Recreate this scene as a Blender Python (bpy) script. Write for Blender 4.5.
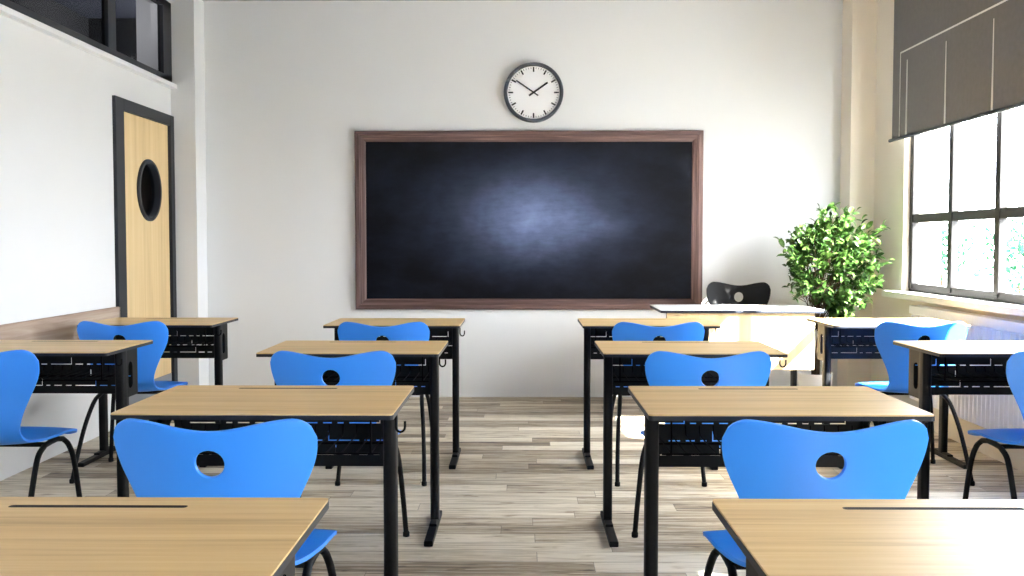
import bpy, bmesh, math, random
from mathutils import Vector, Matrix
import numpy as np
SC = bpy.context.scene
for o in list(bpy.data.objects): bpy.data.objects.remove(o)
COL = SC.collection

# ------------------------------------------------------------------ camera
F_PX = 995.6
CAM_H = 1.186
cd = bpy.data.cameras.new('camera'); cam = bpy.data.objects.new('camera', cd); COL.objects.link(cam)
cd.sensor_width = 36.0; cd.lens = 36.0 * F_PX / 1024.0
cam.location = (0, 0, CAM_H)
cam.rotation_euler = (math.radians(90) - math.atan(45 / F_PX), 0, math.atan(10 / F_PX))
cd.clip_start = 0.02
SC.camera = cam

# ------------------------------------------------------------------ world, sun, exposure
w = bpy.data.worlds.new('sky'); SC.world = w; w.use_nodes = True
bg = w.node_tree.nodes['Background']
bg.inputs[0].default_value = (0.90, 0.935, 1.0, 1); bg.inputs[1].default_value = 18.0
SUN_DIR = Vector((-1.0, 0.77, -1.0)).normalized()
sl = bpy.data.lights.new('sun', 'SUN'); sun = bpy.data.objects.new('sun', sl); COL.objects.link(sun)
sl.energy = 85.0; sl.angle = math.radians(0.8); sl.color = (1.0, 0.965, 0.90)
sun.rotation_euler = SUN_DIR.to_track_quat('-Z', 'Y').to_euler(); sun.location = (12, 2, 12)
vs = SC.view_settings
vs.view_transform = 'Standard'; vs.look = 'None'; vs.gamma = 1.0; vs.use_curve_mapping = False
vs.exposure = 1.18
SC.cycles.max_bounces = 12; SC.cycles.diffuse_bounces = 8; SC.cycles.glossy_bounces = 4
SC.cycles.transparent_max_bounces = 12
SC.cycles.sample_clamp_indirect = 6.0

# windows of the right wall: (far y, near y); portals guide the sky light in
WIN_Z0, WIN_Z1 = 0.86, 2.49
WINS = [(6.83, 4.36), (2.08, 1.35), (-0.30, -2.40)]  # second and third unseen; second shortened against glare, third added to light chairs
for (a, b) in WINS:
    pl = bpy.data.lights.new('window_portal', 'AREA'); po = bpy.data.objects.new('window_portal', pl); COL.objects.link(po)
    pl.shape = 'RECTANGLE'; pl.size = a - b; pl.size_y = WIN_Z1 - WIN_Z0
    po.location = (2.80, (a + b) / 2, (WIN_Z0 + WIN_Z1) / 2)
    po.rotation_euler = Vector((-1, 0, 0)).to_track_quat('-Z', 'Z').to_euler()
    pl.cycles.is_portal = True

# ------------------------------------------------------------------ materials
def new_mat(name):
    m = bpy.data.materials.new(name); m.use_nodes = True
    nt = m.node_tree; b = nt.nodes['Principled BSDF']
    return m, nt, b
def lin(c):
    return tuple((v / 255 / 12.92) if v / 255 <= 0.04045 else ((v / 255 + 0.055) / 1.055) ** 2.4 for v in c) + (1,)
def flat(name, rgb, rough=0.5, spec=0.5, metal=0.0, noise=0.0, nscale=8.0, bump=0.0, bscale=200.0):
    m, nt, b = new_mat(name)
    b.inputs['Base Color'].default_value = lin(rgb)
    b.inputs['Roughness'].default_value = rough
    b.inputs['Specular IOR Level'].default_value = spec
    b.inputs['Metallic'].default_value = metal
    N = nt.nodes; L = nt.links
    tc = N.new('ShaderNodeTexCoord')
    if noise > 0:
        n = N.new('ShaderNodeTexNoise'); n.inputs['Scale'].default_value = nscale; n.inputs['Detail'].default_value = 4
        L.new(tc.outputs['Object'], n.inputs['Vector'])
        r = N.new('ShaderNodeValToRGB'); c = lin(rgb)
        r.color_ramp.elements[0].position = 0.3; r.color_ramp.elements[1].position = 0.7
        r.color_ramp.elements[0].color = tuple(v * (1 - noise) for v in c[:3]) + (1,)
        r.color_ramp.elements[1].color = tuple(min(1, v * (1 + noise)) for v in c[:3]) + (1,)
        L.new(n.outputs['Fac'], r.inputs['Fac']); L.new(r.outputs['Color'], b.inputs['Base Color'])
    if bump > 0:
        n2 = N.new('ShaderNodeTexNoise'); n2.inputs['Scale'].default_value = bscale
        L.new(tc.outputs['Object'], n2.inputs['Vector'])
        bp = N.new('ShaderNodeBump'); bp.inputs['Strength'].default_value = bump; bp.inputs['Distance'].default_value = 0.002
        L.new(n2.outputs['Fac'], bp.inputs['Height']); L.new(bp.outputs['Normal'], b.inputs['Normal'])
    return m
def wood(name, cols, grain=(2.0, 40.0, 40.0), rough=0.4, spec=0.4, rand=True, ramp=(0.3, 0.5, 0.72), bump=0.05, broad=0.35):
    """grain: noise scale along x, y, z in object space (small = stretched along that axis)"""
    m, nt, b = new_mat(name); N = nt.nodes; L = nt.links
    tc = N.new('ShaderNodeTexCoord'); mp = N.new('ShaderNodeMapping'); mp.inputs['Scale'].default_value = grain
    L.new(tc.outputs['Object'], mp.inputs['Vector'])
    src = mp.outputs['Vector']
    if rand:
        oi = N.new('ShaderNodeObjectInfo'); mul = N.new('ShaderNodeMath'); mul.operation = 'MULTIPLY'; mul.inputs[1].default_value = 57.0
        L.new(oi.outputs['Random'], mul.inputs[0])
        va = N.new('ShaderNodeVectorMath'); va.operation = 'ADD'
        L.new(src, va.inputs[0]); L.new(mul.outputs[0], va.inputs[1]); src = va.outputs[0]
    n = N.new('ShaderNodeTexNoise'); n.inputs['Scale'].default_value = 1.0; n.inputs['Detail'].default_value = 6; n.inputs['Roughness'].default_value = 0.6
    n.inputs['Distortion'].default_value = 0.6
    L.new(src, n.inputs['Vector'])
    n2 = N.new('ShaderNodeTexNoise'); n2.inputs['Scale'].default_value = 0.28; n2.inputs['Detail'].default_value = 2
    L.new(src, n2.inputs['Vector'])
    mx = N.new('ShaderNodeMix'); mx.data_type = 'FLOAT'; mx.inputs[0].default_value = broad
    L.new(n.outputs['Fac'], mx.inputs[2]); L.new(n2.outputs['Fac'], mx.inputs[3])
    r = N.new('ShaderNodeValToRGB'); e = r.color_ramp.elements
    e[0].position = ramp[0]; e[0].color = lin(cols[0]); e[1].position = ramp[2]; e[1].color = lin(cols[2])
    k = e.new(ramp[1]); k.color = lin(cols[1])
    L.new(mx.outputs[0], r.inputs['Fac']); L.new(r.outputs['Color'], b.inputs['Base Color'])
    b.inputs['Roughness'].default_value = rough; b.inputs['Specular IOR Level'].default_value = spec
    bp = N.new('ShaderNodeBump'); bp.inputs['Strength'].default_value = bump; bp.inputs['Distance'].default_value = 0.002
    L.new(n.outputs['Fac'], bp.inputs['Height']); L.new(bp.outputs['Normal'], b.inputs['Normal'])
    return m
M = {}
M['wall'] = flat('wall_paint', (230, 231, 231), 0.75, 0.3, noise=0.012, nscale=1.5, bump=0.08, bscale=60)
M['wall_bounce'] = flat('wall_paint_with_bounce', (227, 219, 205), 0.75, 0.3, noise=0.012, nscale=1.5, bump=0.08, bscale=60)  # wall colour warmed to imitate sunlight bounced off the floor
M['rearwall'] = flat('grey_rear_wall', (200, 200, 202), 0.8, 0.2)
M['ceiling'] = flat('ceiling_paint', (176, 177, 180), 0.9, 0.2)
M['white'] = flat('white_paint', (252, 252, 252), 0.35, 0.5)
M['sill'] = flat('sill_stone', (235, 232, 228), 0.3, 0.5, noise=0.05, nscale=9)
M['radiator'] = flat('radiator_enamel', (250, 250, 252), 0.4, 0.5)
M['black'] = flat('black_powder_coat', (13, 14, 17), 0.55, 0.15)
M['panel'] = flat('black_sheet_metal', (13, 14, 16), 0.55, 0.2)
M['edge'] = flat('dark_edge', (28, 32, 40), 0.5, 0.25)
M['wire'] = flat('black_wire', (5, 5, 6), 0.7, 0.05)
M['frame'] = flat('dark_frame', (32, 35, 41), 0.5, 0.3)
M['winframe'] = flat('window_frame_paint', (20, 19, 20), 0.5, 0.25)
M['blue'] = flat('blue_moulded_shell', (44, 140, 252), 0.42, 0.6)
M['blackshell'] = flat('black_lacquer_shell', (9, 9, 11), 0.45, 0.2)
M['blind'] = flat('blind_fabric', (92, 91, 90), 0.9, 0.1, noise=0.06, nscale=30)
M['light_leak'] = flat('blind_light_leak', (205, 203, 200), 0.7, 0.2)  # pale tone of daylight showing through the blind
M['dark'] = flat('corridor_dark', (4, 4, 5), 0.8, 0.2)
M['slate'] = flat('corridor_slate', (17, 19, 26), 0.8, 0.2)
M['kick'] = flat('kick_plate_metal', (120, 124, 130), 0.5, 0.4)
M['pot'] = flat('pot_ceramic', (236, 234, 230), 0.35, 0.5)
M['soil'] = flat('soil', (60, 45, 34), 0.95, 0.1, noise=0.3, nscale=60)
M['bark'] = flat('bark', (58, 46, 34), 0.9, 0.1, noise=0.25, nscale=40)
M['ground'] = flat('pale_paving', (200, 200, 196), 0.9, 0.1, noise=0.05, nscale=1)
M['dial'] = flat('dial_white', (253, 253, 253), 0.5, 0.3)
M['rim'] = flat('clock_rim', (56, 60, 68), 0.4, 0.4)
M['ink'] = flat('dial_ink', (28, 30, 33), 0.6, 0.2)
M['whitetop'] = flat('white_laminate', (240, 240, 240), 0.35, 0.5)
M['rubber'] = flat('rubber', (18, 18, 19), 0.8, 0.2)
M['top'] = wood('oak_top', ((178, 144, 96), (212, 179, 125), (226, 198, 148)), grain=(1.8, 62, 62), rough=0.42, spec=0.35)
M['doorwood'] = wood('oak_door', ((196, 168, 122), (214, 187, 140), (226, 202, 158)), grain=(26, 26, 0.9), rough=0.5, spec=0.3, rand=False)
M['panelwood'] = wood('oak_panel', ((196, 168, 122), (216, 188, 142), (228, 204, 160)), grain=(22, 22, 2.0), rough=0.5, spec=0.3, rand=False)
M['rail'] = wood('weathered_board', ((118, 98, 84), (168, 148, 132), (196, 180, 164)), grain=(8, 1.4, 26), rough=0.6, spec=0.2, rand=False, bump=0.15)
M['bframe_h'] = wood('brown_frame_across', ((48, 34, 33), (82, 62, 59), (128, 104, 100)), grain=(1.5, 60, 60), rough=0.55, spec=0.3, rand=False, bump=0.2)
M['bframe_v'] = wood('brown_frame_upright', ((48, 34, 33), (82, 62, 59), (128, 104, 100)), grain=(60, 60, 1.5), rough=0.55, spec=0.3, rand=False, bump=0.2)

def make_glass():
    m = bpy.data.materials.new('window_glass'); m.use_nodes = True; nt = m.node_tree; N = nt.nodes; L = nt.links
    N.clear(); out = N.new('ShaderNodeOutputMaterial'); mx = N.new('ShaderNodeMixShader')
    tr = N.new('ShaderNodeBsdfTransparent'); gl = N.new('ShaderNodeBsdfGlossy'); lw = N.new('ShaderNodeLayerWeight')
    lw.inputs['Blend'].default_value = 0.5; pw = N.new('ShaderNodeMath'); pw.operation = 'POWER'; pw.inputs[1].default_value = 5.0
    fr = N.new('ShaderNodeMath'); fr.operation = 'MULTIPLY_ADD'; fr.inputs[1].default_value = 0.45; fr.inputs[2].default_value = 0.02
    L.new(lw.outputs['Facing'], pw.inputs[0]); L.new(pw.outputs[0], fr.inputs[0])
    gl.inputs['Roughness'].default_value = 0.02
    tr.inputs['Color'].default_value = (0.97, 0.98, 0.98, 1)
    L.new(fr.outputs[0], mx.inputs[0]); L.new(tr.outputs[0], mx.inputs[1]); L.new(gl.outputs[0], mx.inputs[2]); L.new(mx.outputs[0], out.inputs[0])
    return m
M['glass'] = make_glass()
M['tinted'] = make_glass(); M['tinted'].name = 'tinted_glass'
for n_ in M['tinted'].node_tree.nodes:
    if n_.type == 'BSDF_TRANSPARENT': n_.inputs['Color'].default_value = (0.7, 0.7, 0.72, 1)
    if n_.type == 'MATH' and n_.operation == 'MULTIPLY_ADD': n_.inputs[1].default_value = 0.06; n_.inputs[2].default_value = 0.003

def make_floor():
    """weathered planks laid across the room: rows along y, boards along x, one tone per board"""
    m, nt, b = new_mat('plank_floor'); N = nt.nodes; L = nt.links
    def math_(op, a, bb=None):
        n = N.new('ShaderNodeMath'); n.operation = op
        for i, v in enumerate((a, bb)):
            if v is None: continue
            if isinstance(v, (int, float)): n.inputs[i].default_value = v
            else: L.new(v, n.inputs[i])
        return n.outputs[0]
    tc = N.new('ShaderNodeTexCoord'); sp = N.new('ShaderNodeSeparateXYZ'); L.new(tc.outputs['Object'], sp.inputs[0])
    W_ = 0.118; LEN = 1.15
    ry = math_('DIVIDE', sp.outputs[1], W_); row = math_('FLOOR', ry)
    wn = N.new('ShaderNodeTexWhiteNoise'); wn.noise_dimensions = '1D'; L.new(row, wn.inputs['W'])
    off = math_('MULTIPLY', wn.outputs['Value'], 7.3)
    rx = math_('ADD', math_('DIVIDE', sp.outputs[0], LEN), off); board = math_('FLOOR', rx)
    cb = N.new('ShaderNodeCombineXYZ'); L.new(row, cb.inputs[0]); L.new(board, cb.inputs[1])
    wn2 = N.new('ShaderNodeTexWhiteNoise'); wn2.noise_dimensions = '2D'; L.new(cb.outputs[0], wn2.inputs['Vector'])
    # grain, shifted per board
    mp = N.new('ShaderNodeMapping'); mp.inputs['Scale'].default_value = (2.6, 48, 1); L.new(tc.outputs['Object'], mp.inputs['Vector'])
    sc = N.new('ShaderNodeVectorMath'); sc.operation = 'SCALE'; sc.inputs[3].default_value = 31.0; L.new(wn2.outputs['Color'], sc.inputs[0])
    ad = N.new('ShaderNodeVectorMath'); ad.operation = 'ADD'; L.new(mp.outputs[0], ad.inputs[0]); L.new(sc.outputs[0], ad.inputs[1])
    n = N.new('ShaderNodeTexNoise'); n.inputs['Scale'].default_value = 1.0; n.inputs['Detail'].default_value = 8; n.inputs['Roughness'].default_value = 0.68; n.inputs['Distortion'].default_value = 1.1
    L.new(ad.outputs[0], n.inputs['Vector'])
    g = math_('MULTIPLY', math_('SUBTRACT', n.outputs['Fac'], 0.5), 2.4)
    t = math_('MULTIPLY', math_('SUBTRACT', wn2.outputs['Value'], 0.5), 0.7)
    v = math_('ADD', math_('ADD', g, t), 0.56)
    # saw marks and knots
    mp2 = N.new('ShaderNodeMapping'); mp2.inputs['Scale'].default_value = (4, 11, 1); L.new(tc.outputs['Object'], mp2.inputs['Vector'])
    n3 = N.new('ShaderNodeTexNoise'); n3.inputs['Scale'].default_value = 1.6; n3.inputs['Detail'].default_value = 5; L.new(mp2.outputs[0], n3.inputs['Vector'])
    kn = math_('MULTIPLY', math_('MAXIMUM', math_('SUBTRACT', n3.outputs['Fac'], 0.62), 0.0), -3.0)
    v = math_('ADD', v, kn)
    r = N.new('ShaderNodeValToRGB'); e = r.color_ramp.elements
    e[0].position = 0.02; e[0].color = lin((84, 70, 56)); e[1].position = 0.95; e[1].color = lin((226, 217, 200))
    k = e.new(0.35); k.color = lin((150, 135, 114)); k = e.new(0.62); k.color = lin((194, 182, 160))
    L.new(v, r.inputs['Fac'])
    # joints
    fy = math_('FRACT', ry); fx = math_('FRACT', rx)
    jy = math_('LESS_THAN', fy, 0.028); jx = math_('LESS_THAN', fx, 0.0025)
    j = math_('MAXIMUM', jy, jx)
    mx = N.new('ShaderNodeMix'); mx.data_type = 'RGBA'; L.new(math_('MULTIPLY', j, 0.62), mx.inputs[0]); L.new(r.outputs[0], mx.inputs[6]); mx.inputs[7].default_value = lin((84, 72, 62))
    L.new(mx.outputs[2], b.inputs['Base Color'])
    b.inputs['Roughness'].default_value = 0.5; b.inputs['Specular IOR Level'].default_value = 0.35
    bp = N.new('ShaderNodeBump'); bp.inputs['Strength'].default_value = 0.15; bp.inputs['Distance'].default_value = 0.003
    L.new(v, bp.inputs['Height']); L.new(bp.outputs['Normal'], b.inputs['Normal'])
    return m
M['floor'] = make_floor()

def make_board():
    """slate with chalk dust left by wiping"""
    m, nt, b = new_mat('chalkboard'); N = nt.nodes; L = nt.links
    tc = N.new('ShaderNodeTexCoord')
    def blob(cx, cz, sx, sz, rot=0.0):
        mp = N.new('ShaderNodeMapping'); mp.vector_type = 'TEXTURE'
        mp.inputs['Location'].default_value = (cx, 0, cz); mp.inputs['Scale'].default_value = (sx, 50, sz); mp.inputs['Rotation'].default_value = (0, rot, 0)
        L.new(tc.outputs['Object'], mp.inputs['Vector'])
        gr = N.new('ShaderNodeTexGradient'); gr.gradient_type = 'SPHERICAL'; L.new(mp.outputs[0], gr.inputs[0]); return gr.outputs['Fac']
    def m2(op, a, c):
        n = N.new('ShaderNodeMath'); n.operation = op
        for i, v in enumerate((a, c)):
            if isinstance(v, (int, float)): n.inputs[i].default_value = v
            else: L.new(v, n.inputs[i])
        return n.outputs[0]
    def noise(scale, det, vec=(1, 1, 1), rot=0):
        mp = N.new('ShaderNodeMapping'); mp.inputs['Scale'].default_value = vec; mp.inputs['Rotation'].default_value = (0, rot, 0); L.new(tc.outputs['Object'], mp.inputs['Vector'])
        n = N.new('ShaderNodeTexNoise'); n.inputs['Scale'].default_value = scale; n.inputs['Detail'].default_value = det; n.inputs['Roughness'].default_value = 0.65
        L.new(mp.outputs[0], n.inputs['Vector']); return n.outputs['Fac']
    # board centre is the object's origin
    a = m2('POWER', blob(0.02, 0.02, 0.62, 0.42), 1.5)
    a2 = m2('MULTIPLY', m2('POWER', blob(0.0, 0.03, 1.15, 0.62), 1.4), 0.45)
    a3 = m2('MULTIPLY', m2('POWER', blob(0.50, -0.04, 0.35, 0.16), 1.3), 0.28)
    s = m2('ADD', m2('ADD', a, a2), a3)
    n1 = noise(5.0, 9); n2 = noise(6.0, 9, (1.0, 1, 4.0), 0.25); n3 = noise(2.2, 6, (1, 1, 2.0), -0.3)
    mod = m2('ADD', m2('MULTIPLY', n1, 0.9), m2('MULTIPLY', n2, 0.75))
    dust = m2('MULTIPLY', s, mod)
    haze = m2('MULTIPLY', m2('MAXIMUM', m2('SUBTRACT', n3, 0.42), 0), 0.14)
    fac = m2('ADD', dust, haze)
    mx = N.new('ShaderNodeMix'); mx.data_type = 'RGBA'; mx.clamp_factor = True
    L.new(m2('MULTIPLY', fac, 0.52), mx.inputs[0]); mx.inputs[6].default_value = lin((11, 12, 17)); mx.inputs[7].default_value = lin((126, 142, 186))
    L.new(mx.outputs[2], b.inputs['Base Color']); b.inputs['Roughness'].default_value = 0.6; b.inputs['Specular IOR Level'].default_value = 0.06
    return m
M['board'] = make_board()

def make_leaf(name, c0, c1, c2):
    m, nt, b = new_mat(name); N = nt.nodes; L = nt.links
    g = N.new('ShaderNodeNewGeometry'); r = N.new('ShaderNodeValToRGB'); e = r.color_ramp.elements
    e[0].position = 0; e[0].color = lin(c0); e[1].position = 1; e[1].color = lin(c2); k = e.new(0.55); k.color = lin(c1)
    L.new(g.outputs['Random Per Island'], r.inputs['Fac']); L.new(r.outputs[0], b.inputs['Base Color'])
    b.inputs['Roughness'].default_value = 0.5; b.inputs['Specular IOR Level'].default_value = 0.12
    out = N['Material Output']; tl = N.new('ShaderNodeBsdfTranslucent'); mx = N.new('ShaderNodeMixShader'); mx.inputs[0].default_value = 0.12
    L.new(r.outputs[0], tl.inputs[0]); L.new(b.outputs[0], mx.inputs[1]); L.new(tl.outputs[0], mx.inputs[2]); L.new(mx.outputs[0], out.inputs[0])
    return m
M['leaf'] = make_leaf('ficus_leaf', (24, 46, 15), (44, 72, 26), (66, 90, 40))
M['bush'] = make_leaf('bush_leaf', (5, 40, 22), (8, 55, 32), (20, 70, 50))

# ------------------------------------------------------------------ mesh helpers
class MB:
    def __init__(s): s.bm = bmesh.new()
    def box(s, x0, x1, y0, y1, z0, z1):
        v = [s.bm.verts.new((x, y, z)) for z in (z0, z1) for y in (y0, y1) for x in (x0, x1)]
        for f in ((0, 2, 3, 1), (4, 5, 7, 6), (0, 1, 5, 4), (2, 6, 7, 3), (1, 3, 7, 5), (0, 4, 6, 2)): s.bm.faces.new([v[i] for i in f])
        return s
    def hexa(s, pts):   # 8 corners, same order as box
        v = [s.bm.verts.new(p) for p in pts]
        for f in ((0, 2, 3, 1), (4, 5, 7, 6), (0, 1, 5, 4), (2, 6, 7, 3), (1, 3, 7, 5), (0, 4, 6, 2)): s.bm.faces.new([v[i] for i in f])
        return s
    def tube(s, pts, r, n=10, cap=True):
        pts = [Vector(p) for p in pts]; rings = []
        up = None
        for i, p in enumerate(pts):
            a = pts[max(i - 1, 0)]; b = pts[min(i + 1, len(pts) - 1)]; d = (b - a).normalized()
            if up is None:
                up = Vector((0, 0, 1)) if abs(d.z) < 0.9 else Vector((1, 0, 0))
            sx = d.cross(up).normalized(); up = sx.cross(d).normalized()
            rr = r[i] if isinstance(r, (list, tuple)) else r
            rings.append([s.bm.verts.new(p + sx * math.cos(t) * rr + up * math.sin(t) * rr) for t in [2 * math.pi * k / n for k in range(n)]])
        for A, B in zip(rings, rings[1:]):
            for k in range(n): s.bm.faces.new((A[k], A[(k + 1) % n], B[(k + 1) % n], B[k]))
        if cap: s.bm.faces.new(rings[0][::-1]); s.bm.faces.new(rings[-1])
        return s
    def lathe(s, prof, c, n=32, axis='z'):
        rings = []
        for (r, h) in prof:
            ring = []
            for k in range(n):
                t = 2 * math.pi * k / n
                if axis == 'z': p = (c[0] + r * math.cos(t), c[1] + r * math.sin(t), c[2] + h)
                elif axis == 'y': p = (c[0] + r * math.cos(t), c[1] + h, c[2] + r * math.sin(t))
                else: p = (c[0] + h, c[1] + r * math.cos(t), c[2] + r * math.sin(t))
                ring.append(s.bm.verts.new(p))
            rings.append(ring)
        for A, B in zip(rings, rings[1:]):
            for k in range(n): s.bm.faces.new((A[k], A[(k + 1) % n], B[(k + 1) % n], B[k]))
        if prof[0][0] > 1e-5: s.bm.faces.new(rings[0])
        if prof[-1][0] > 1e-5: s.bm.faces.new(rings[-1][::-1])
        return s
    def plate(s, outer, holes, frame, th):
        """flat plate with holes; outer/holes in 2D; frame = (origin, ex, ey, en); thickness th along en"""
        o, ex, ey, en = [Vector(q) for q in frame]
        t = bmesh.new(); edges = []
        for loop in [outer] + holes:
            vs_ = [t.verts.new((p[0], p[1], 0)) for p in loop]
            for i in range(len(vs_)): edges.append(t.edges.new((vs_[i], vs_[(i + 1) % len(vs_)])))
        bmesh.ops.triangle_fill(t, use_beauty=True, edges=edges, normal=(0, 0, 1))
        t.verts.ensure_lookup_table()
        A = {}; B = {}
        for v in t.verts:
            p = o + ex * v.co.x + ey * v.co.y
            A[v] = s.bm.verts.new(p); B[v] = s.bm.verts.new(p + en * th)
        for f in t.faces:
            s.bm.faces.new([A[v] for v in f.verts]); s.bm.faces.new([B[v] for v in reversed(f.verts)])
        for e in t.edges:
            if len(e.link_faces) == 1:
                a, b = e.verts; s.bm.faces.new((A[a], A[b], B[b], B[a]))
        t.free(); return s
    def build(s, name, mat, parent=None, smooth=False, bevel=0.0, seg=2, angle=35):
        bmesh.ops.recalc_face_normals(s.bm, faces=s.bm.faces)
        me = bpy.data.meshes.new(name)
        if smooth:
            for f in s.bm.faces: f.smooth = True
        s.bm.to_mesh(me); s.bm.free()
        mats = mat if isinstance(mat, (list, tuple)) else [mat]
        for m_ in mats: me.materials.append(m_)
        o = bpy.data.objects.new(name, me); COL.objects.link(o)
        if bevel > 0:
            b = o.modifiers.new('bevel', 'BEVEL'); b.width = bevel; b.segments = seg; b.limit_method = 'ANGLE'; b.angle_limit = math.radians(angle); b.harden_normals = False
        if smooth:
            try: me.set_sharp_from_angle(angle=math.radians(40))
            except Exception: pass
        if parent: o.parent = parent
        return o
def bake(o):
    """apply the modifiers of an object into a fresh mesh (no operators)"""
    dg = bpy.context.evaluated_depsgraph_get(); dg.update()
    me = bpy.data.meshes.new_from_object(o.evaluated_get(dg)); o.modifiers.clear(); o.data = me
    return o
def tag(o, label, cat, group=None):
    o['label'] = label; o['category'] = cat
    if group: o['group'] = group
    return o
def thing(name, label, cat, loc=(0, 0, 0), rz=0.0, group=None):
    o = bpy.data.objects.new(name, None); COL.objects.link(o); o.location = loc; o.rotation_euler = (0, 0, rz); o.empty_display_size = 0.1
    return tag(o, label, cat, group)
def struct(o): o['kind'] = 'structure'; return o
def dup(o, parent=None):
    c = o.copy(); COL.objects.link(c)
    if parent: c.parent = parent
    for ch in [q for q in o.children]: dup(ch, c)
    return c
def rrect(x0, x1, y0, y1, r=0.0, n=5):
    if r <= 0: return [(x0, y0), (x1, y0), (x1, y1), (x0, y1)]
    out = []
    for cx, cy, a0 in ((x1 - r, y0 + r, -90), (x1 - r, y1 - r, 0), (x0 + r, y1 - r, 90), (x0 + r, y0 + r, 180)):
        for k in range(n + 1):
            a = math.radians(a0 + 90 * k / n); out.append((cx + r * math.cos(a), cy + r * math.sin(a)))
    return out
def circle(cx, cy, r, n=32): return [(cx + r * math.cos(2 * math.pi * k / n), cy + r * math.sin(2 * math.pi * k / n)) for k in range(n)]
XY = lambda z: ((0, 0, z), (1, 0, 0), (0, 1, 0), (0, 0, 1))
XZ = lambda y: ((0, y, 0), (1, 0, 0), (0, 0, 1), (0, 1, 0))
YZ = lambda x: ((x, 0, 0), (0, 1, 0), (0, 0, 1), (1, 0, 0))

# ------------------------------------------------------------------ room shell
XL, XR, YB, YR, ZC = -2.60, 2.60, 7.63, -2.60, 3.02
struct(MB().box(-2.75, 2.9, -2.8, 7.8, -0.12, 0.0).build('floor', M['floor']))
struct(MB().box(-2.75, 2.9, -2.8, 7.8, ZC, ZC + 0.15).build('ceiling', M['ceiling']))
struct(MB().box(-2.75, 2.9, YB, YB + 0.2, 0, ZC).build('wall_back', M['wall']))
struct(MB().box(-2.75, 2.9, YR - 0.2, YR, 0, ZC).build('wall_front', M['rearwall']))
# right wall with its three window openings, the third added and unseen
struct(MB().plate([(YR, 0), (YB, 0), (YB, ZC), (YR, ZC)], [[(b, WIN_Z0 - 0.04), (a, WIN_Z0 - 0.04), (a, WIN_Z1), (b, WIN_Z1)] for a, b in WINS], YZ(XR), 0.26).build('wall_right', M['wall_bounce']))
# left wall with the opening of the high corridor window and the doorway
LW_Z0, LW_Y0, LW_Y1 = 2.356, 0.6, 7.40
DY0, DY1, DZ = 6.335, 7.40, 2.122
struct(MB().plate([(YR, 0), (DY0, 0), (DY0, DZ), (DY1, DZ), (DY1, 0), (YB, 0), (YB, ZC), (YR, ZC)],
                  [[(LW_Y0, LW_Z0), (LW_Y1, LW_Z0), (LW_Y1, 2.95), (LW_Y0, 2.95)]], YZ(XL - 0.14), 0.14).build('wall_left', M['wall']))
struct(MB().box(XL, -2.420, 7.40, YB, 0, ZC).build('trim_1', M['wall']))    # the two piers in the back corners
struct(MB().box(2.420, XR, 7.40, YB, 0, ZC).build('trim_2', M['wall_bounce']))

# corridor behind the left wall
cw = MB().box(-3.75, -3.70, YR, 8.6, 0, 3.3); cw.box(-3.75, XL - 0.14, 8.55, 8.6, 0, 3.3); cw.box(-3.75, XL - 0.14, YR - 0.05, YR, 0, 3.3)
struct(cw.build('wall_corridor', M['dark']))
struct(MB().box(-3.75, XL - 0.14, YR, 8.6, 3.10, 3.15).build('ceiling_corridor', M['slate']))
struct(MB().box(-3.75, XL - 0.14, YR, 8.6, -0.05, 0.0).build('floor_corridor', M['dark']))
pier = struct(MB().box(-2.97, XL - 0.15, 7.72, 7.85, 0, 3.1).build('wall_corridor_pier', M['wall']))
ll = bpy.data.lights.new('added_pier_light', 'POINT'); lo = bpy.data.objects.new('added_pier_light', ll); COL.objects.link(lo)
ll.energy = 4.5; ll.shadow_soft_size = 0.12; lo.location = (-3.05, 7.05, 2.9)  # unseen light, added to brighten the pier behind the glass

# high window onto the corridor
wf = thing('window_4', 'dark framed high interior window above the white ledge', 'window'); del wf['label'], wf['category']; struct(wf)
fx0, fx1 = XL - 0.030, XL + 0.012
f = MB().box(fx0, fx1, LW_Y0, LW_Y1, LW_Z0, LW_Z0 + 0.055); f.box(fx0, fx1, LW_Y0, LW_Y1, 2.90, 2.95)
f.box(fx0, fx1, LW_Y1 - 0.17, LW_Y1, LW_Z0, 2.95)
for y in (0.66, 2.4, 4.35, 6.33): f.box(fx0, fx1, y - 0.06, y + 0.06, LW_Z0 + 0.055, 2.90)
f.build('window_frame', M['frame'], wf, bevel=0.003)
g = MB(); g.box(XL - 0.014, XL - 0.010, LW_Y0 + 0.02, LW_Y1 - 0.02, LW_Z0 + 0.03, 2.92)
g.build('pane', M['tinted'], wf)
struct(MB().box(XL - 0.0, XL + 0.05, -1.0, 7.399, LW_Z0 - 0.031, LW_Z0 + 0.0).build('trim_3', M['white'], bevel=0.003))
# weathered board along the left wall
struct(MB().box(XL, XL + 0.022, -2.4, 6.36, 0.60, 0.779).build('trim_4', M['rail'], bevel=0.002))

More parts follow.
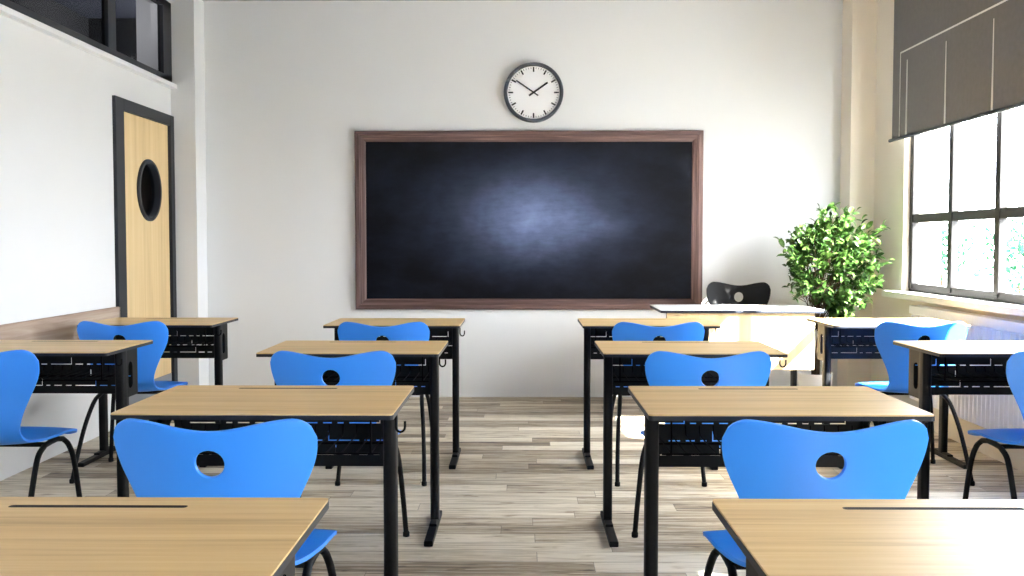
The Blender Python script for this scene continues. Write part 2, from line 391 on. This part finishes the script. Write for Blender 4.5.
# door
dr = thing('door_1', 'x', 'door'); del dr['label'], dr['category']; struct(dr)
f = MB(); f.box(XL - 0.10, XL + 0.022, DY0, DY0 + 0.135, 0, DZ); f.box(XL - 0.10, XL + 0.022, DY1 - 0.075, DY1 - 0.001, 0, DZ); f.box(XL - 0.10, XL + 0.022, DY0 + 0.135, DY1 - 0.075, DZ - 0.075, DZ)
f.build('door_frame', M['frame'], dr, bevel=0.003)
HY, HZ = 6.93, 1.552
d0, d1 = DY0 + 0.138, DY1 - 0.078
MB().plate([(d0, 0.225), (d1, 0.225), (d1, DZ - 0.078), (d0, DZ - 0.078)], [circle(HY, HZ, 0.19, 40)], YZ(XL - 0.045), 0.045).build('door_leaf', M['doorwood'], dr)
MB().box(XL - 0.045, XL + 0.003, d0, d1, 0.008, 0.223).build('kick_plate', M['kick'], dr)
MB().lathe([(0.188, -0.05), (0.215, -0.05), (0.215, 0.012), (0.208, 0.018), (0.190, 0.018), (0.185, 0.01), (0.188, -0.05)], (XL, HY, HZ), 48, 'x').build('porthole_ring', M['frame'], dr, smooth=True)
g = MB().lathe([(0.0, -0.03), (0.189, -0.03), (0.189, -0.024), (0.0, -0.024)], (XL, HY, HZ), 48, 'x'); g.build('pane', M['tinted'], dr)

# right wall windows
for i, (a, b) in enumerate(WINS):
    wn_ = thing('window_%d' % (i + 1), 'x', 'x'); del wn_['label'], wn_['category']; struct(wn_)  # window_2 and window_3 are unseen; window_3 is added for its light
    bays = [a - 0.03, a - 0.645, a - 1.255, b + 0.03] if i == 0 else [a - 0.03 - k * (a - b - 0.06) / 3 for k in range(4)]
    f = MB()
    x0, x1 = 2.645, 2.683
    f.box(x0, x1, b, a, WIN_Z0, WIN_Z0 + 0.052); f.box(x0, x1, b, a, WIN_Z1 - 0.05, WIN_Z1); f.box(x0, x1, b, a, 1.322, 1.380)
    for k, y in enumerate(bays):
        hw = 0.028
        y0_, y1_ = max(b, y - hw), min(a, y + hw)
        f.box(x0 - 0.006, x1 + 0.002, y0_, y1_, WIN_Z0 + 0.02, WIN_Z1 - 0.02)
    f.build('window_frame', M['winframe'], wn_, bevel=0.003)
    for k in range(3):
        MB().box(2.667, 2.671, bays[k + 1], bays[k], WIN_Z0 + 0.03, WIN_Z1 - 0.03).build('pane', M['glass'], wn_)
    # stone sill
    struct(MB().box(2.495, 2.86, b - 0.09, a + 0.10, WIN_Z0 - 0.042, WIN_Z0 - 0.001).build('trim_%d' % (5 + i), M['sill'], bevel=0.004))

# roller blinds
def make_blind(a, b, label):
    t = thing('roller_blind', label, 'blind', (2.53, (a + b) / 2, 1.888), 0, 'roller blinds over the windows')
    h = (a - b) / 2; H = ZC - 1.888 - 0.004
    MB().box(-0.002, 0.002, -h, h, 0.0, H).build('fabric', M['blind'], t)
    MB().tube([(0, -h - 0.035, 0.0), (0, h + 0.045, 0.0)], 0.011, 12).build('hem_bar', M['edge'], t, smooth=True)
    MB().tube([(0.0, -h - 0.01, H - 0.03), (0.0, h + 0.01, H - 0.03)], 0.028, 16).build('roller', M['blind'], t, smooth=True)
    s = MB(); yo = h - 0.13  # pale outline and strips imitate light leaking through the fabric
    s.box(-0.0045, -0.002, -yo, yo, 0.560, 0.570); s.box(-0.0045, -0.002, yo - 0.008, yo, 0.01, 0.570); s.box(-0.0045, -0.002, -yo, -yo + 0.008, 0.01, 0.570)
    s.build('light_leak_outline', M['light_leak'], t)
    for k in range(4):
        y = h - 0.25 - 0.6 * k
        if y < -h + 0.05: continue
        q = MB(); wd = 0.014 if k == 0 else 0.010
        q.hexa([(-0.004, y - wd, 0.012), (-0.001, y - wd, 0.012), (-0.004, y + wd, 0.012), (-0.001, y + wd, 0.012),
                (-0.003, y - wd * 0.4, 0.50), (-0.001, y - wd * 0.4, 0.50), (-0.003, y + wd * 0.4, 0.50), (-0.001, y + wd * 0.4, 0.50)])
        q.build('light_leak_strip', M['light_leak'], t)
    return t
for wi, (a, b) in enumerate(WINS):
    bl = make_blind(a + 0.04, b - 0.04, 'grey roller blind hanging half down over the window next to the leafy plant')
    del bl['group']
    if wi > 0:      # unseen blinds, added to trim the sunlight, go with their unseen windows
        del bl['label'], bl['category']
        prts = list(bl.children); off = bl.location.copy(); bpy.data.objects.remove(bl)
        for q in prts: q.location = off; q.parent = bpy.data.objects['window_%d' % (wi + 1)]


# radiator under the first window
rad = thing('radiator', 'long white ribbed radiator on the right wall under the window sill', 'radiator', (2.50, 0, 0))
r0, r1 = 3.7, 6.44
MB().box(0.02, 0.075, r0 + 0.01, r1 - 0.01, 0.20, 0.77).build('body', M['radiator'], rad)
rb = MB(); n = int((r1 - r0) / 0.0125); prev = None
pts = []
for k in range(n + 1):
    y = r0 + (r1 - r0) * k / n; ph = k % 4
    pts.append((0.0 if ph in (0, 1) else 0.018, y))
lo_ = [rb.bm.verts.new((x, y, 0.19)) for x, y in pts]; hi_ = [rb.bm.verts.new((x, y, 0.722)) for x, y in pts]
lo2 = [rb.bm.verts.new((x * 0.3 + 0.018, y, 0.18)) for x, y in pts]; hi2 = [rb.bm.verts.new((x * 0.3 + 0.018, y, 0.732)) for x, y in pts]
for k in range(n):
    rb.bm.faces.new((lo_[k], lo_[k + 1], hi_[k + 1], hi_[k])); rb.bm.faces.new((hi_[k], hi_[k + 1], hi2[k + 1], hi2[k])); rb.bm.faces.new((lo2[k], lo2[k + 1], lo_[k + 1], lo_[k]))
rb.build('ribbed_front', M['radiator'], rad)
MB().box(0.0, 0.08, r0 - 0.005, r1 + 0.005, 0.732, 0.785).build('top_cover', M['radiator'], rad, bevel=0.004)
for yb_ in (r0 + 0.3, r1 - 0.34): MB().box(0.075, 0.0995, yb_, yb_ + 0.04, 0.3, 0.7).build('wall_bracket', M['radiator'], rad)

# ------------------------------------------------------------------ blackboard
BX, BZ, BW, BH = 0.0505, 1.3575, 2.647, 1.359
bb = thing('blackboard', 'large dark blackboard with reddish brown wooden frame and chalk smudge on the back wall', 'blackboard', (BX, 7.628, BZ))
prof = [(0.0, 0.0), (0.0, -0.036), (0.006, -0.042), (0.034, -0.042), (0.040, -0.036), (0.046, -0.036), (0.052, -0.030), (0.072, -0.024), (0.082, -0.016), (0.082, 0.0)]   # (inward, y)
def frame_side(which):
    m = MB(); hw, hh = BW / 2, BH / 2
    rings = []
    for end in (-1, 1):
        ring = []
        for (d, y) in prof:
            if which in ('top', 'bottom'):
                s_ = 1 if which == 'top' else -1
                ring.append(m.bm.verts.new((end * (hw - d), y, s_ * (hh - d))))
            else:
                s_ = 1 if which == 'right' else -1
                ring.append(m.bm.verts.new((s_ * (hw - d), y, end * (hh - d))))
        rings.append(ring)
    n_ = len(prof)
    for k in range(n_): m.bm.faces.new((rings[0][k], rings[0][(k + 1) % n_], rings[1][(k + 1) % n_], rings[1][k]))
    m.bm.faces.new(rings[0]); m.bm.faces.new(rings[1][::-1])
    return m.build('frame_rail', M['bframe_h'] if which in ('top', 'bottom') else M['bframe_v'], bb)
for wsd in ('top', 'bottom', 'left', 'right'): frame_side(wsd)
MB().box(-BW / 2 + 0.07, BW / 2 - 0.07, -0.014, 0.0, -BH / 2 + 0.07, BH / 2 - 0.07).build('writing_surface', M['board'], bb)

# ------------------------------------------------------------------ clock
ck = thing('wall_clock', 'round white wall clock with dark grey rim above the blackboard', 'clock', (0.087, 7.628, 2.325))
R = 0.226
MB().lathe([(R - 0.012, 0.0), (R, -0.004), (R, -0.040), (R - 0.005, -0.047), (R - 0.020, -0.047), (R - 0.026, -0.040), (R - 0.028, -0.022)], (0, 0, 0), 64, 'y').build('rim', M['rim'], ck, smooth=True)
MB().lathe([(0.0, -0.014), (R - 0.02, -0.014), (R - 0.02, -0.024), (0.0, -0.024)], (0, 0, 0), 64, 'y').build('dial', M['dial'], ck)
mk = MB()
def bar2(m, ang, r0_, r1_, w_, y0_, y1_):
    d = Vector((math.sin(ang), 0, math.cos(ang))); s_ = Vector((math.cos(ang), 0, -math.sin(ang)))
    P = []
    for yy in (y1_, y0_):
        for rr in (r0_, r1_):
            for sg in (-1, 1): P.append(d * rr + s_ * sg * w_ + Vector((0, yy, 0)))
    m.hexa(P)
for k in range(60):
    a = math.radians(6 * k)
    if k % 5 == 0: bar2(mk, a, 0.155, 0.192, 0.0055, -0.026, -0.024)
    else: bar2(mk, a, 0.178, 0.190, 0.0018, -0.0255, -0.024)
mk.build('hour_marks', M['ink'], ck)
h1 = MB(); bar2(h1, math.radians(55), -0.042, 0.130, 0.0068, -0.031, -0.028); h1.build('hour_hand', M['ink'], ck)
h2 = MB(); bar2(h2, math.radians(304.5), -0.042, 0.160, 0.0048, -0.035, -0.032); h2.build('minute_hand', M['ink'], ck)
MB().lathe([(0.008, -0.024), (0.008, -0.037), (0.0, -0.037)], (0, 0, 0), 16, 'y').build('hub', M['ink'], ck)

# ------------------------------------------------------------------ school desks
DW, DD, DH = 0.725, 0.51, 0.7515
def make_desk():
    t = thing('school_desk', 'x', 'desk')
    hw, hd = DW / 2, DD / 2
    gy = hd - 0.060
    MB().plate(rrect(-hw + 0.001, hw - 0.001, -hd + 0.001, hd - 0.001, 0.011), [rrect(-0.158, 0.138, gy - 0.0085, gy + 0.0085, 0.006, 3)], XY(DH - 0.0035), 0.0035).build('tabletop', M['top'], t)
    MB().plate(rrect(-0.1577, 0.1377, gy - 0.0082, gy + 0.0082, 0.006, 3), [], XY(DH - 0.0034), 0.0032).build('pen_groove', M['rubber'], t)
    MB().plate(rrect(-hw, hw, -hd, hd, 0.012), [], XY(DH - 0.0155), 0.0118).build('edge_band', M['edge'], t)
    cy0, cy1 = -0.050, 0.008
    for s in (-1, 1):
        xo = s * (hw - 0.020); xi = s * (hw - 0.056); x0_, x1_ = min(xo, xi), max(xo, xi)
        MB().plate(rrect(x0_, x1_, cy0, cy1, 0.013, 4), [], XY(0.028), DH - 0.0155 - 0.028).build('leg', M['black'], t, smooth=True)
        f = MB(); f.hexa([(x0_, -0.325, 0.0), (x1_, -0.325, 0.0), (x0_, 0.135, 0.0), (x1_, 0.135, 0.0),
                (x0_, -0.325, 0.022), (x1_, -0.325, 0.022), (x0_, 0.135, 0.022), (x1_, 0.135, 0.022)])
        f.box(x0_ + 0.002, x1_ - 0.002, -0.12, 0.07, 0.02, 0.032)
        f.build('foot_bar', M['black'], t, bevel=0.004)
        xp = s * (hw - 0.041)
        MB().plate(rrect(cy1 - 0.004, 0.163, 0.524, 0.7345, 0.006, 3), [rrect(0.062, 0.108, 0.560, 0.675, 0.022, 5)], YZ(xp - 0.001), 0.002).build('side_plate', M['panel'], t)
    # perforated modesty panel: rows of slots with short uprights
    holes = []
    H_ = 0.0035; pw = hw - 0.042
    rows = [0.652, 0.600, 0.558]
    def add(x0_, x1_, z0_, z1_):
        if x0_ < -pw + 0.02 or x1_ > pw - 0.02: return
        holes.append([(x0_, z0_), (x1_, z0_), (x1_, z1_), (x0_, z1_)])
    for ri, z in enumerate(rows):
        x = -pw + 0.025 + (0.0, 0.045, 0.02)[ri]; k = ri
        while x < pw - 0.03:
            if k % 4 == 0:
                Lg = 0.092; up_ = 0.030
                holes_ok = x + Lg < pw - 0.02
                if holes_ok:
                    if ri % 2 == 0:
                        holes.append([(x, z), (x + Lg, z), (x + Lg, z + up_), (x + Lg - 0.003, z + up_), (x + Lg - 0.003, z + H_), (x, z + H_)])
                    else:
                        holes.append([(x, z), (x + Lg, z), (x + Lg, z + H_), (x + 0.003, z + H_), (x + 0.003, z + up_), (x, z + up_)])
                x += Lg + 0.016
            else:
                Lg = (0.026, 0.018, 0.034)[(k + ri) % 3]; add(x, x + Lg, z, z + H_); x += Lg + 0.017
            k += 1
    MB().plate([(-pw, 0.524), (pw, 0.524), (pw, 0.7345), (-pw, 0.7345)], holes, XZ(0.161), 0.002).build('modesty_panel', M['panel'], t)
    # wire book shelf
    wq = MB(); zz = 0.622
    for k in range(15):
        x = -0.285 + 0.57 * k / 14
        wq.tube([(x, -0.120, zz + 0.0), (x, 0.125, zz), (x, 0.140, zz + 0.006), (x, 0.147, zz + 0.028)], 0.0022, 6)
    wq.tube([(-0.31, -0.120, zz), (0.31, -0.120, zz)], 0.003, 6); wq.tube([(-0.31, 0.04, zz - 0.004), (0.31, 0.04, zz - 0.004)], 0.003, 6)
    for x in (-0.285, 0.285): wq.tube([(x, -0.120, zz), (x, -0.120, DH - 0.016)], 0.003, 6)
    wq.build('wire_shelf', M['wire'], t, smooth=True)
    hk = MB(); hx = hw - 0.006; hy = -0.15
    pts_ = [(hx, hy, DH - 0.016), (hx, hy, 0.702)] + [(hx + 0.012 - 0.012 * math.cos(q), hy, 0.700 - 0.014 * math.sin(q)) for q in [math.pi * j / 6 for j in range(7)]] + [(hx + 0.024, hy, 0.715)]
    hk.tube(pts_, 0.0032, 8); hk.build('bag_hook', M['wire'], t, smooth=True)
    MB().box(-hw + 0.03, hw - 0.03, -0.035, -0.005, DH - 0.040, DH - 0.0156).build('cross_rail', M['black'], t)
    return t
desk0 = make_desk()
FR = {1: 1.170, 2: 2.508, 3: 3.905, 4: 5.235}; FO = {3: 3.925, 4: 5.268}
CX = {'L': -0.690, 'R': 0.684, 'FL': -2.014, 'FR': 2.011}
CHX = {'L': -0.690, 'R': 0.678, 'FL': -2.010, 'FR': 1.992}
desk_specs = [
 ('L', 1, 'oak-topped school desk cropped by the bottom left corner of the photo'),
 ('R', 1, 'oak-topped school desk cropped by the bottom right corner of the photo'),
 ('L', 2, 'oak-topped school desk left of the aisle, largest whole desk on that side'),
 ('R', 2, 'oak-topped school desk right of the aisle, largest whole desk, wire shelf showing'),
 ('L', 3, 'oak-topped school desk left of the aisle, middle of the three with whole tops'),
 ('R', 3, 'oak-topped school desk right of the aisle, middle of the three with whole tops'),
 ('L', 4, 'oak-topped school desk under the left end of the blackboard, closest to the back wall'),
 ('R', 4, 'oak-topped school desk closest to the front of the teacher desk'),
 ('FL', 3, 'oak-topped school desk by the left wall, cut by the left photo edge'),
 ('FL', 4, 'oak-topped school desk beside the door with the round window'),
 ('FR', 3, 'pale oak-topped school desk by the radiator, cut by the right photo edge'),
 ('FR', 4, 'sunlit white-looking school desk in front of the leafy plant'),
]
desks = {}
for i, (c, r, lb) in enumerate(desk_specs):
    o = desk0 if i == 0 else dup(desk0)
    fr = (FO if c[0] == 'F' else FR)[r]
    o.location = (CX[c], fr + DD / 2, 0); tag(o, lb, 'desk', 'school desks in rows')

# ------------------------------------------------------------------ chairs
def catmull(P, n):
    P = [Vector(p) for p in P]; P = [2 * P[0] - P[1]] + P + [2 * P[-1] - P[-2]]; out = []
    for i in range(1, len(P) - 2):
        for k in range(n):
            t = k / n; a, b_, c, d = P[i - 1], P[i], P[i + 1], P[i + 2]
            out.append(0.5 * ((2 * b_) + (c - a) * t + (2 * a - 5 * b_ + 4 * c - d) * t * t + (3 * b_ - a - 3 * c + d) * t ** 3))
    out.append(P[-2]); return out
prof_c = catmull([(-0.232, 0.796), (-0.222, 0.751), (-0.210, 0.697), (-0.196, 0.62), (-0.185, 0.54), (-0.168, 0.478), (-0.128, 0.438), (-0.06, 0.425), (0.03, 0.430), (0.12, 0.440), (0.175, 0.439), (0.215, 0.426), (0.230, 0.410)], 12)
S = [0.0]
for a, b in zip(prof_c, prof_c[1:]): S.append(S[-1] + (b - a).length)
PY = np.array([p.x for p in prof_c]); PZ = np.array([p.y for p in prof_c]); SA = np.array(S); LTOT = S[-1]
WS = np.array([0.0, 0.03, 0.06, 0.10, 0.14, 0.18, 0.23, 0.28, 0.32, 0.37, 0.43, 0.50, 0.58, 0.66, LTOT])
WW = np.array([0.224, 0.228, 0.229, 0.223, 0.208, 0.189, 0.169, 0.154, 0.149, 0.153, 0.168, 0.188, 0.203, 0.207, 0.204])
def wid(s): # smooth interpolation
    return float(np.mean([np.interp(s + d, WS, WW) for d in np.linspace(-0.02, 0.02, 7)]))
def shellF(u, s):
    y = float(np.interp(s, SA, PY)); z = float(np.interp(s, SA, PZ))
    k = 1 / (1 + math.exp((s - 0.31) / 0.035))           # 1 on the back, 0 on the seat
    y += k * 1.35 * u * u * (0.72 + 0.28 * min(1, s / 0.2)); 
    z += (1 - k) * 0.45 * u * u * max(0.0, 1 - (s - 0.40) / 0.22) if s < 0.62 else 0
    z -= (1 - k) * 0.25 * u * u * max(0.0, min(1, (s - 0.60) / 0.12))
    return Vector((u, y, z))
def etop(u, W_):
    a = abs(u); dip = 0.024 * (0.5 + 0.5 * math.cos(min(1.0, a / 0.185) * math.pi))
    r = 0.046; c = 0
    if a > W_ - r:
        q = min(1.0, (a - (W_ - r)) / r); c = 0.046 * (1 - math.sqrt(max(0, 1 - q * q)))
    return dip + c
def ebot(u, W_):
    a = abs(u); r = 0.06; c = 0.006 * (a / W_) ** 2
    if a > W_ - r:
        q = min(1.0, (a - (W_ - r)) / r); c += 0.05 * (1 - math.sqrt(max(0, 1 - q * q)))
    return c
def make_shell(mat, parent, name='shell'):
    NJ, NI = 40, 64
    avals = [math.sin(-math.pi / 2 + math.pi * j / NJ) * 0.35 + (-1 + 2 * j / NJ) * 0.65 for j in range(NJ + 1)]
    uv = {}
    for i in range(NI + 1):
        t = i / NI
        for j, a in enumerate(avals):
            W0 = 0.226; W1 = 0.204
            base = t * LTOT
            top = etop(a * W0, W0); bot = ebot(a * W1, W1)
            s = top * max(0, 1 - t * 5) ** 1.0 + base - bot * max(0, (t - 0.8) * 5) if True else 0
            s = max(s, 0)
            uv[i, j] = (a * wid(s), s)
    HS, HR = 0.0995, 0.0325
    ci = min(range(NI + 1), key=lambda i: abs(uv[i, NJ // 2][1] - HS)); cj = NJ // 2
    di, dj = 4, 5
    bm = bmesh.new(); V = {}
    for (i, j), (u, s) in uv.items():
        if abs(i - ci) < di and abs(j - cj) < dj: continue
        V[i, j] = bm.verts.new(shellF(u, s))
    for i in range(NI):
        for j in range(NJ):
            if ci - di <= i < ci + di and cj - dj <= j < cj + dj: continue
            bm.faces.new((V[i, j], V[i, j + 1], V[i + 1, j + 1], V[i + 1, j]))
    loop = [(ci - di, j) for j in range(cj - dj, cj + dj)] + [(i, cj + dj) for i in range(ci - di, ci + di)] + \
           [(ci + di, j) for j in range(cj + dj, cj - dj, -1)] + [(i, cj - dj) for i in range(ci + di, ci - di, -1)]
    ring0 = [V[k] for k in loop]; uv0 = [uv[k] for k in loop]
    nL = len(loop)
    angs = [math.atan2(p[1] - HS, p[0]) for p in uv0]
    prev = ring0
    for fr_ in (0.5, 1.0):
        cur = []
        for k in range(nL):
            cxx = (HR * math.cos(angs[k]), HS + HR * math.sin(angs[k]))
            p = (uv0[k][0] * (1 - fr_) + cxx[0] * fr_, uv0[k][1] * (1 - fr_) + cxx[1] * fr_)
            cur.append(bm.verts.new(shellF(*p)))
        for k in range(nL): bm.faces.new((prev[k], prev[(k + 1) % nL], cur[(k + 1) % nL], cur[k]))
        prev = cur
    for f_ in bm.faces: f_.smooth = True
    bmesh.ops.recalc_face_normals(bm, faces=bm.faces)
    me = bpy.data.meshes.new(name); bm.to_mesh(me); bm.free(); me.materials.append(mat)
    o = bpy.data.objects.new(name, me); COL.objects.link(o)
    so = o.modifiers.new('s', 'SOLIDIFY'); so.thickness = 0.011; so.offset = 0
    bv = o.modifiers.new('b', 'BEVEL'); bv.width = 0.0035; bv.segments = 3; bv.limit_method = 'ANGLE'; bv.angle_limit = math.radians(50)
    bake(o)
    for p in o.data.polygons: p.use_smooth = True
    o.parent = parent
    return o
def make_chair(mat, legmat):
    t = thing('school_chair', 'x', 'chair')
    make_shell(mat, t)
    for s in (-1, 1):
        front = catmull([(s * 0.222, 0.192, 0.012), (s * 0.211, 0.184, 0.16), (s * 0.197, 0.172, 0.31), (s * 0.185, 0.155, 0.375), (s * 0.176, 0.125, 0.405)], 5)
        top_ = [Vector((s * 0.174, 0.08, 0.413)), Vector((s * 0.174, 0.03, 0.412))]
        rear = catmull([(s * 0.174, -0.02, 0.408), (s * 0.182, -0.095, 0.375), (s * 0.196, -0.172, 0.27), (s * 0.206, -0.238, 0.14), (s * 0.212, -0.296, 0.012)], 5)
        mid = len(front) + 1
        allp = front + top_ + rear
        lg1 = MB().tube(allp[:mid], 0.0105, 12).build('leg', legmat, t, smooth=True)
        lg2 = MB().tube(allp[mid - 1:], 0.0105, 12).build('leg', legmat, t, smooth=True)
        for p, lg in ((front[0], lg1), (rear[-1], lg2)):
            MB().lathe([(0.012, 0.0), (0.0135, 0.002), (0.0135, 0.018), (0.011, 0.022)], (p.x, p.y, 0.0), 12).build('foot_cap', M['rubber'], lg, smooth=True)
    m = MB(); m.tube([(-0.174, 0.08, 0.417), (0.174, 0.08, 0.417)], 0.009, 10); m.tube([(-0.174, -0.02, 0.411), (0.174, -0.02, 0.411)], 0.009, 10)
    m.tube([(0, 0.08, 0.417), (0, -0.02, 0.411)], 0.008, 10)
    m.build('under_frame', legmat, t, smooth=True)
    return t
chair0 = make_chair(M['blue'], M['black'])
chair_specs = [
 ('L', 2, 'large blue moulded chair behind the desk cropped by the bottom left corner'),
 ('R', 2, 'large blue moulded chair behind the desk cropped by the bottom right corner'),
 ('L', 3, 'blue moulded chair left of the aisle in the middle of its column'),
 ('R', 3, 'blue moulded chair right of the aisle in the middle of its column'),
 ('L', 4, 'blue moulded chair at the desk under the left part of the blackboard'),
 ('R', 4, 'blue moulded chair at the desk just in front of the teacher desk'),
 ('FL', 3, 'blue moulded chair cut off by the left edge of the photo'),
 ('FL', 4, 'blue moulded chair at the desk beside the door'),
 ('FR', 3, 'blue moulded chair cut off by the right edge of the photo'),
 ('FR', 4, 'blue moulded chair with sunlit right wing in front of the radiator'),
]
for i, (c, r, lb) in enumerate(chair_specs):
    o = chair0 if i == 0 else dup(chair0)
    fr = (FO if c[0] == 'F' else FR)[r]
    o.location = (CHX[c] + (0.006 if (c, r) == ('FR', 3) else 0), fr - 0.122, 0); tag(o, lb, 'chair', 'blue school chairs')
# the teacher's chair, facing the class
tc_ = thing('teacher_chair', 'black moulded chair with a round hole behind the teacher desk', 'chair', (1.53, 7.12, 0), math.pi - 0.3)
sh = make_shell(M['blackshell'], tc_); sh.scale = (1.0, 1.0, 1.13)
for ch in list(chair0.children):
    if ch.name.split('.')[0] == 'shell': continue
    c = dup(ch, tc_); c.scale = (1.0, 1.0, 1.125)

# ------------------------------------------------------------------ teacher's desk
td = thing('teacher_desk', 'wide teacher desk with white top and oak front panel before the blackboard', 'desk', (1.437, 6.77, 0))
hw, hd = 0.531, 0.288
MB().plate(rrect(-hw, hw, -hd, hd, 0.008), [], XY(0.746), 0.004).build('tabletop', M['whitetop'], td)
MB().plate(rrect(-hw, hw, -hd, hd, 0.008), [], XY(0.730), 0.0157).build('edge_band', M['edge'], td)
MB().box(-0.489, 0.474, -hd + 0.02, -hd + 0.038, 0.357, 0.7295).build('front_panel', M['panelwood'], td, bevel=0.002)
for s in (-1, 1):
    x0_ = s * 0.43
    MB().plate(rrect(x0_ - 0.016, x0_ + 0.016, 0.02, 0.09, 0.012, 4), [], XY(0.028), 0.702).build('leg', M['black'], td, smooth=True)
    MB().box(x0_ - 0.018, x0_ + 0.018, -0.25, 0.25, 0.0, 0.028).build('foot_bar', M['black'], td, bevel=0.004)
MB().box(-0.43, 0.43, 0.03, 0.07, 0.68, 0.7295).build('cross_rail', M['black'], td)
br = MB()
for x_ in (-0.40, 0.40): br.box(x_ - 0.015, x_ + 0.015, -hd + 0.038, 0.03, 0.695, 0.7295)
br.build('support_bracket', M['black'], td)

# ------------------------------------------------------------------ potted plant
rnd = random.Random(7)
pp = thing('potted_plant', 'bushy green leafy plant in a white pot in the back right corner', 'plant', (2.06, 6.98, 0))
MB().lathe([(0.085, 0.0), (0.095, 0.01), (0.118, 0.25), (0.120, 0.275), (0.108, 0.275), (0.105, 0.24), (0.0, 0.24)], (0, 0, 0), 40).build('pot', M['pot'], pp, smooth=True)
MB().lathe([(0.100, 0.236), (0.104, 0.25), (0.06, 0.256), (0.0, 0.26)], (0, 0, 0), 28).build('soil', M['soil'], pp, smooth=True)
def leaf(bm, p, d, nrm, L_, W_):
    d = d.normalized(); sd = d.cross(nrm).normalized(); nn = sd.cross(d)
    c = [(0, 0, 0), (0.25, 0.8, 0.05), (0.55, 1.0, 0.08), (0.82, 0.6, 0.02), (1.0, 0, -0.08)]
    mid = [bm.verts.new(p + d * L_ * t + nn * L_ * (z - 0.02)) for t, w_, z in c]
    lf = [bm.verts.new(p + d * L_ * t + sd * W_ * w_ * 0.5 + nn * L_ * (z + 0.05)) for t, w_, z in c[1:4]]
    rt = [bm.verts.new(p + d * L_ * t - sd * W_ * w_ * 0.5 + nn * L_ * (z + 0.05)) for t, w_, z in c[1:4]]
    for sdv, flip in ((lf, 0), (rt, 1)):
        fs = [(mid[0], sdv[0], mid[1]), (mid[1], sdv[0], sdv[1], mid[2]), (mid[2], sdv[1], sdv[2], mid[3]), (mid[3], sdv[2], mid[4])]
        for q in fs: bm.faces.new(q if not flip else q[::-1])
st = MB(); lf = bmesh.new()
for a_ in range(3):
    ang = a_ * 2.1; st.tube([(0.02 * math.cos(ang), 0.02 * math.sin(ang), 0.25), (0.035 * math.cos(ang + .6), 0.035 * math.sin(ang + .6), 0.5), (0.05 * math.cos(ang + 1.2) + .01, 0.05 * math.sin(ang + 1.2), 0.72)], [0.012, 0.010, 0.008], 8)
CC = Vector((0.105, 0.0, 1.03))
nb = 0
while nb < 230:
    v = Vector((rnd.gauss(0, 1), rnd.gauss(0, 1), rnd.gauss(0, 1))).normalized()
    rr = rnd.uniform(0.45, 1.0) ** 0.6
    e = CC + Vector((v.x * 0.335 * rr, v.y * 0.27 * rr, v.z * 0.375 * rr))
    if rnd.random() < 0.12: e = CC + Vector((v.x * 0.40, v.y * 0.27, v.z * 0.41))
    e.x = min(e.x, 0.42); e.x = max(e.x, -0.28)
    if abs(v.z) > 0.75: e.x = CC.x + (e.x - CC.x) * 0.8
    nb += 1
    root = Vector((rnd.uniform(-.03, .05), rnd.uniform(-.03, .03), rnd.uniform(0.55, 0.85)))
    midp = root.lerp(e, 0.5) + Vector((0, 0, 0.05))
    if nb < 60: st.tube([root, midp, e], [0.004, 0.0028, 0.0016], 5)
    dr_ = (e - midp).normalized()
    for k in range(9):
        p = midp.lerp(e, 0.45 + 0.62 * k / 8) + Vector((rnd.uniform(-.02, .02), rnd.uniform(-.02, .02), rnd.uniform(-.02, .02)))
        d = (dr_ * 0.6 + Vector((rnd.gauss(0, .6), rnd.gauss(0, .6), rnd.gauss(-0.05, .5)))).normalized()
        nrm = Vector((rnd.gauss(0, .4), rnd.gauss(-0.3, .4), 1)).normalized()
        L_ = rnd.uniform(0.048, 0.08)
        if p.z < 0.80 and p.x < 0.02 and p.y < 0.14: continue
        if p.x + d.x * L_ > 0.50 or p.y + d.y * L_ > 0.34: continue
        leaf(lf, p, d, nrm, L_, L_ * rnd.uniform(0.42, 0.56))
st.build('stem', M['bark'], pp, smooth=True)
me = bpy.data.meshes.new('foliage')
for f_ in lf.faces: f_.smooth = True
lf.to_mesh(me); lf.free(); me.materials.append(M['leaf']); fo = bpy.data.objects.new('foliage', me); COL.objects.link(fo); fo.parent = pp

# ------------------------------------------------------------------ outside
struct(MB().box(2.95, 80, -40, 90, -0.6, -0.5).build('ground', M['ground']))
bush_specs = [(11.2, 26.5, 'small pale green bush seen through the lower pane nearest the plant'),
              (13.4, 24.6, 'pale green bush seen through the second lower window pane'),
              (10.3, 20.4, 'pale green bush seen through the rightmost lower window pane')]
for bi, (bx_, by_, lb) in enumerate(bush_specs):
    t = thing('bush', lb, 'bush', (bx_, by_, -0.5), 0, 'bushes outside the window')
    st = MB(); lf = bmesh.new()
    for k in range(7):
        a_ = rnd.uniform(0, 6.28); st.tube([(0, 0, 0), (0.2 * math.cos(a_), 0.2 * math.sin(a_), 0.8), (0.5 * math.cos(a_), 0.5 * math.sin(a_), 1.7)], [0.03, 0.02, 0.01], 6)
    for k in range(220):
        v = Vector((rnd.gauss(0, .42), rnd.gauss(0, .42), rnd.gauss(1.45, .38)))
        for q in range(3):
            d = Vector((rnd.gauss(0, 1), rnd.gauss(0, 1), rnd.gauss(0, 1))).normalized()
            leaf(lf, v + d * 0.05, d, Vector((rnd.gauss(0, 1), rnd.gauss(0, 1), 1)).normalized(), 0.13, 0.07)
    st.build('branches', M['bark'], t)
    me = bpy.data.meshes.new('foliage'); lf.to_mesh(me); lf.free(); me.materials.append(M['bush']); fo = bpy.data.objects.new('foliage', me); COL.objects.link(fo); fo.parent = t
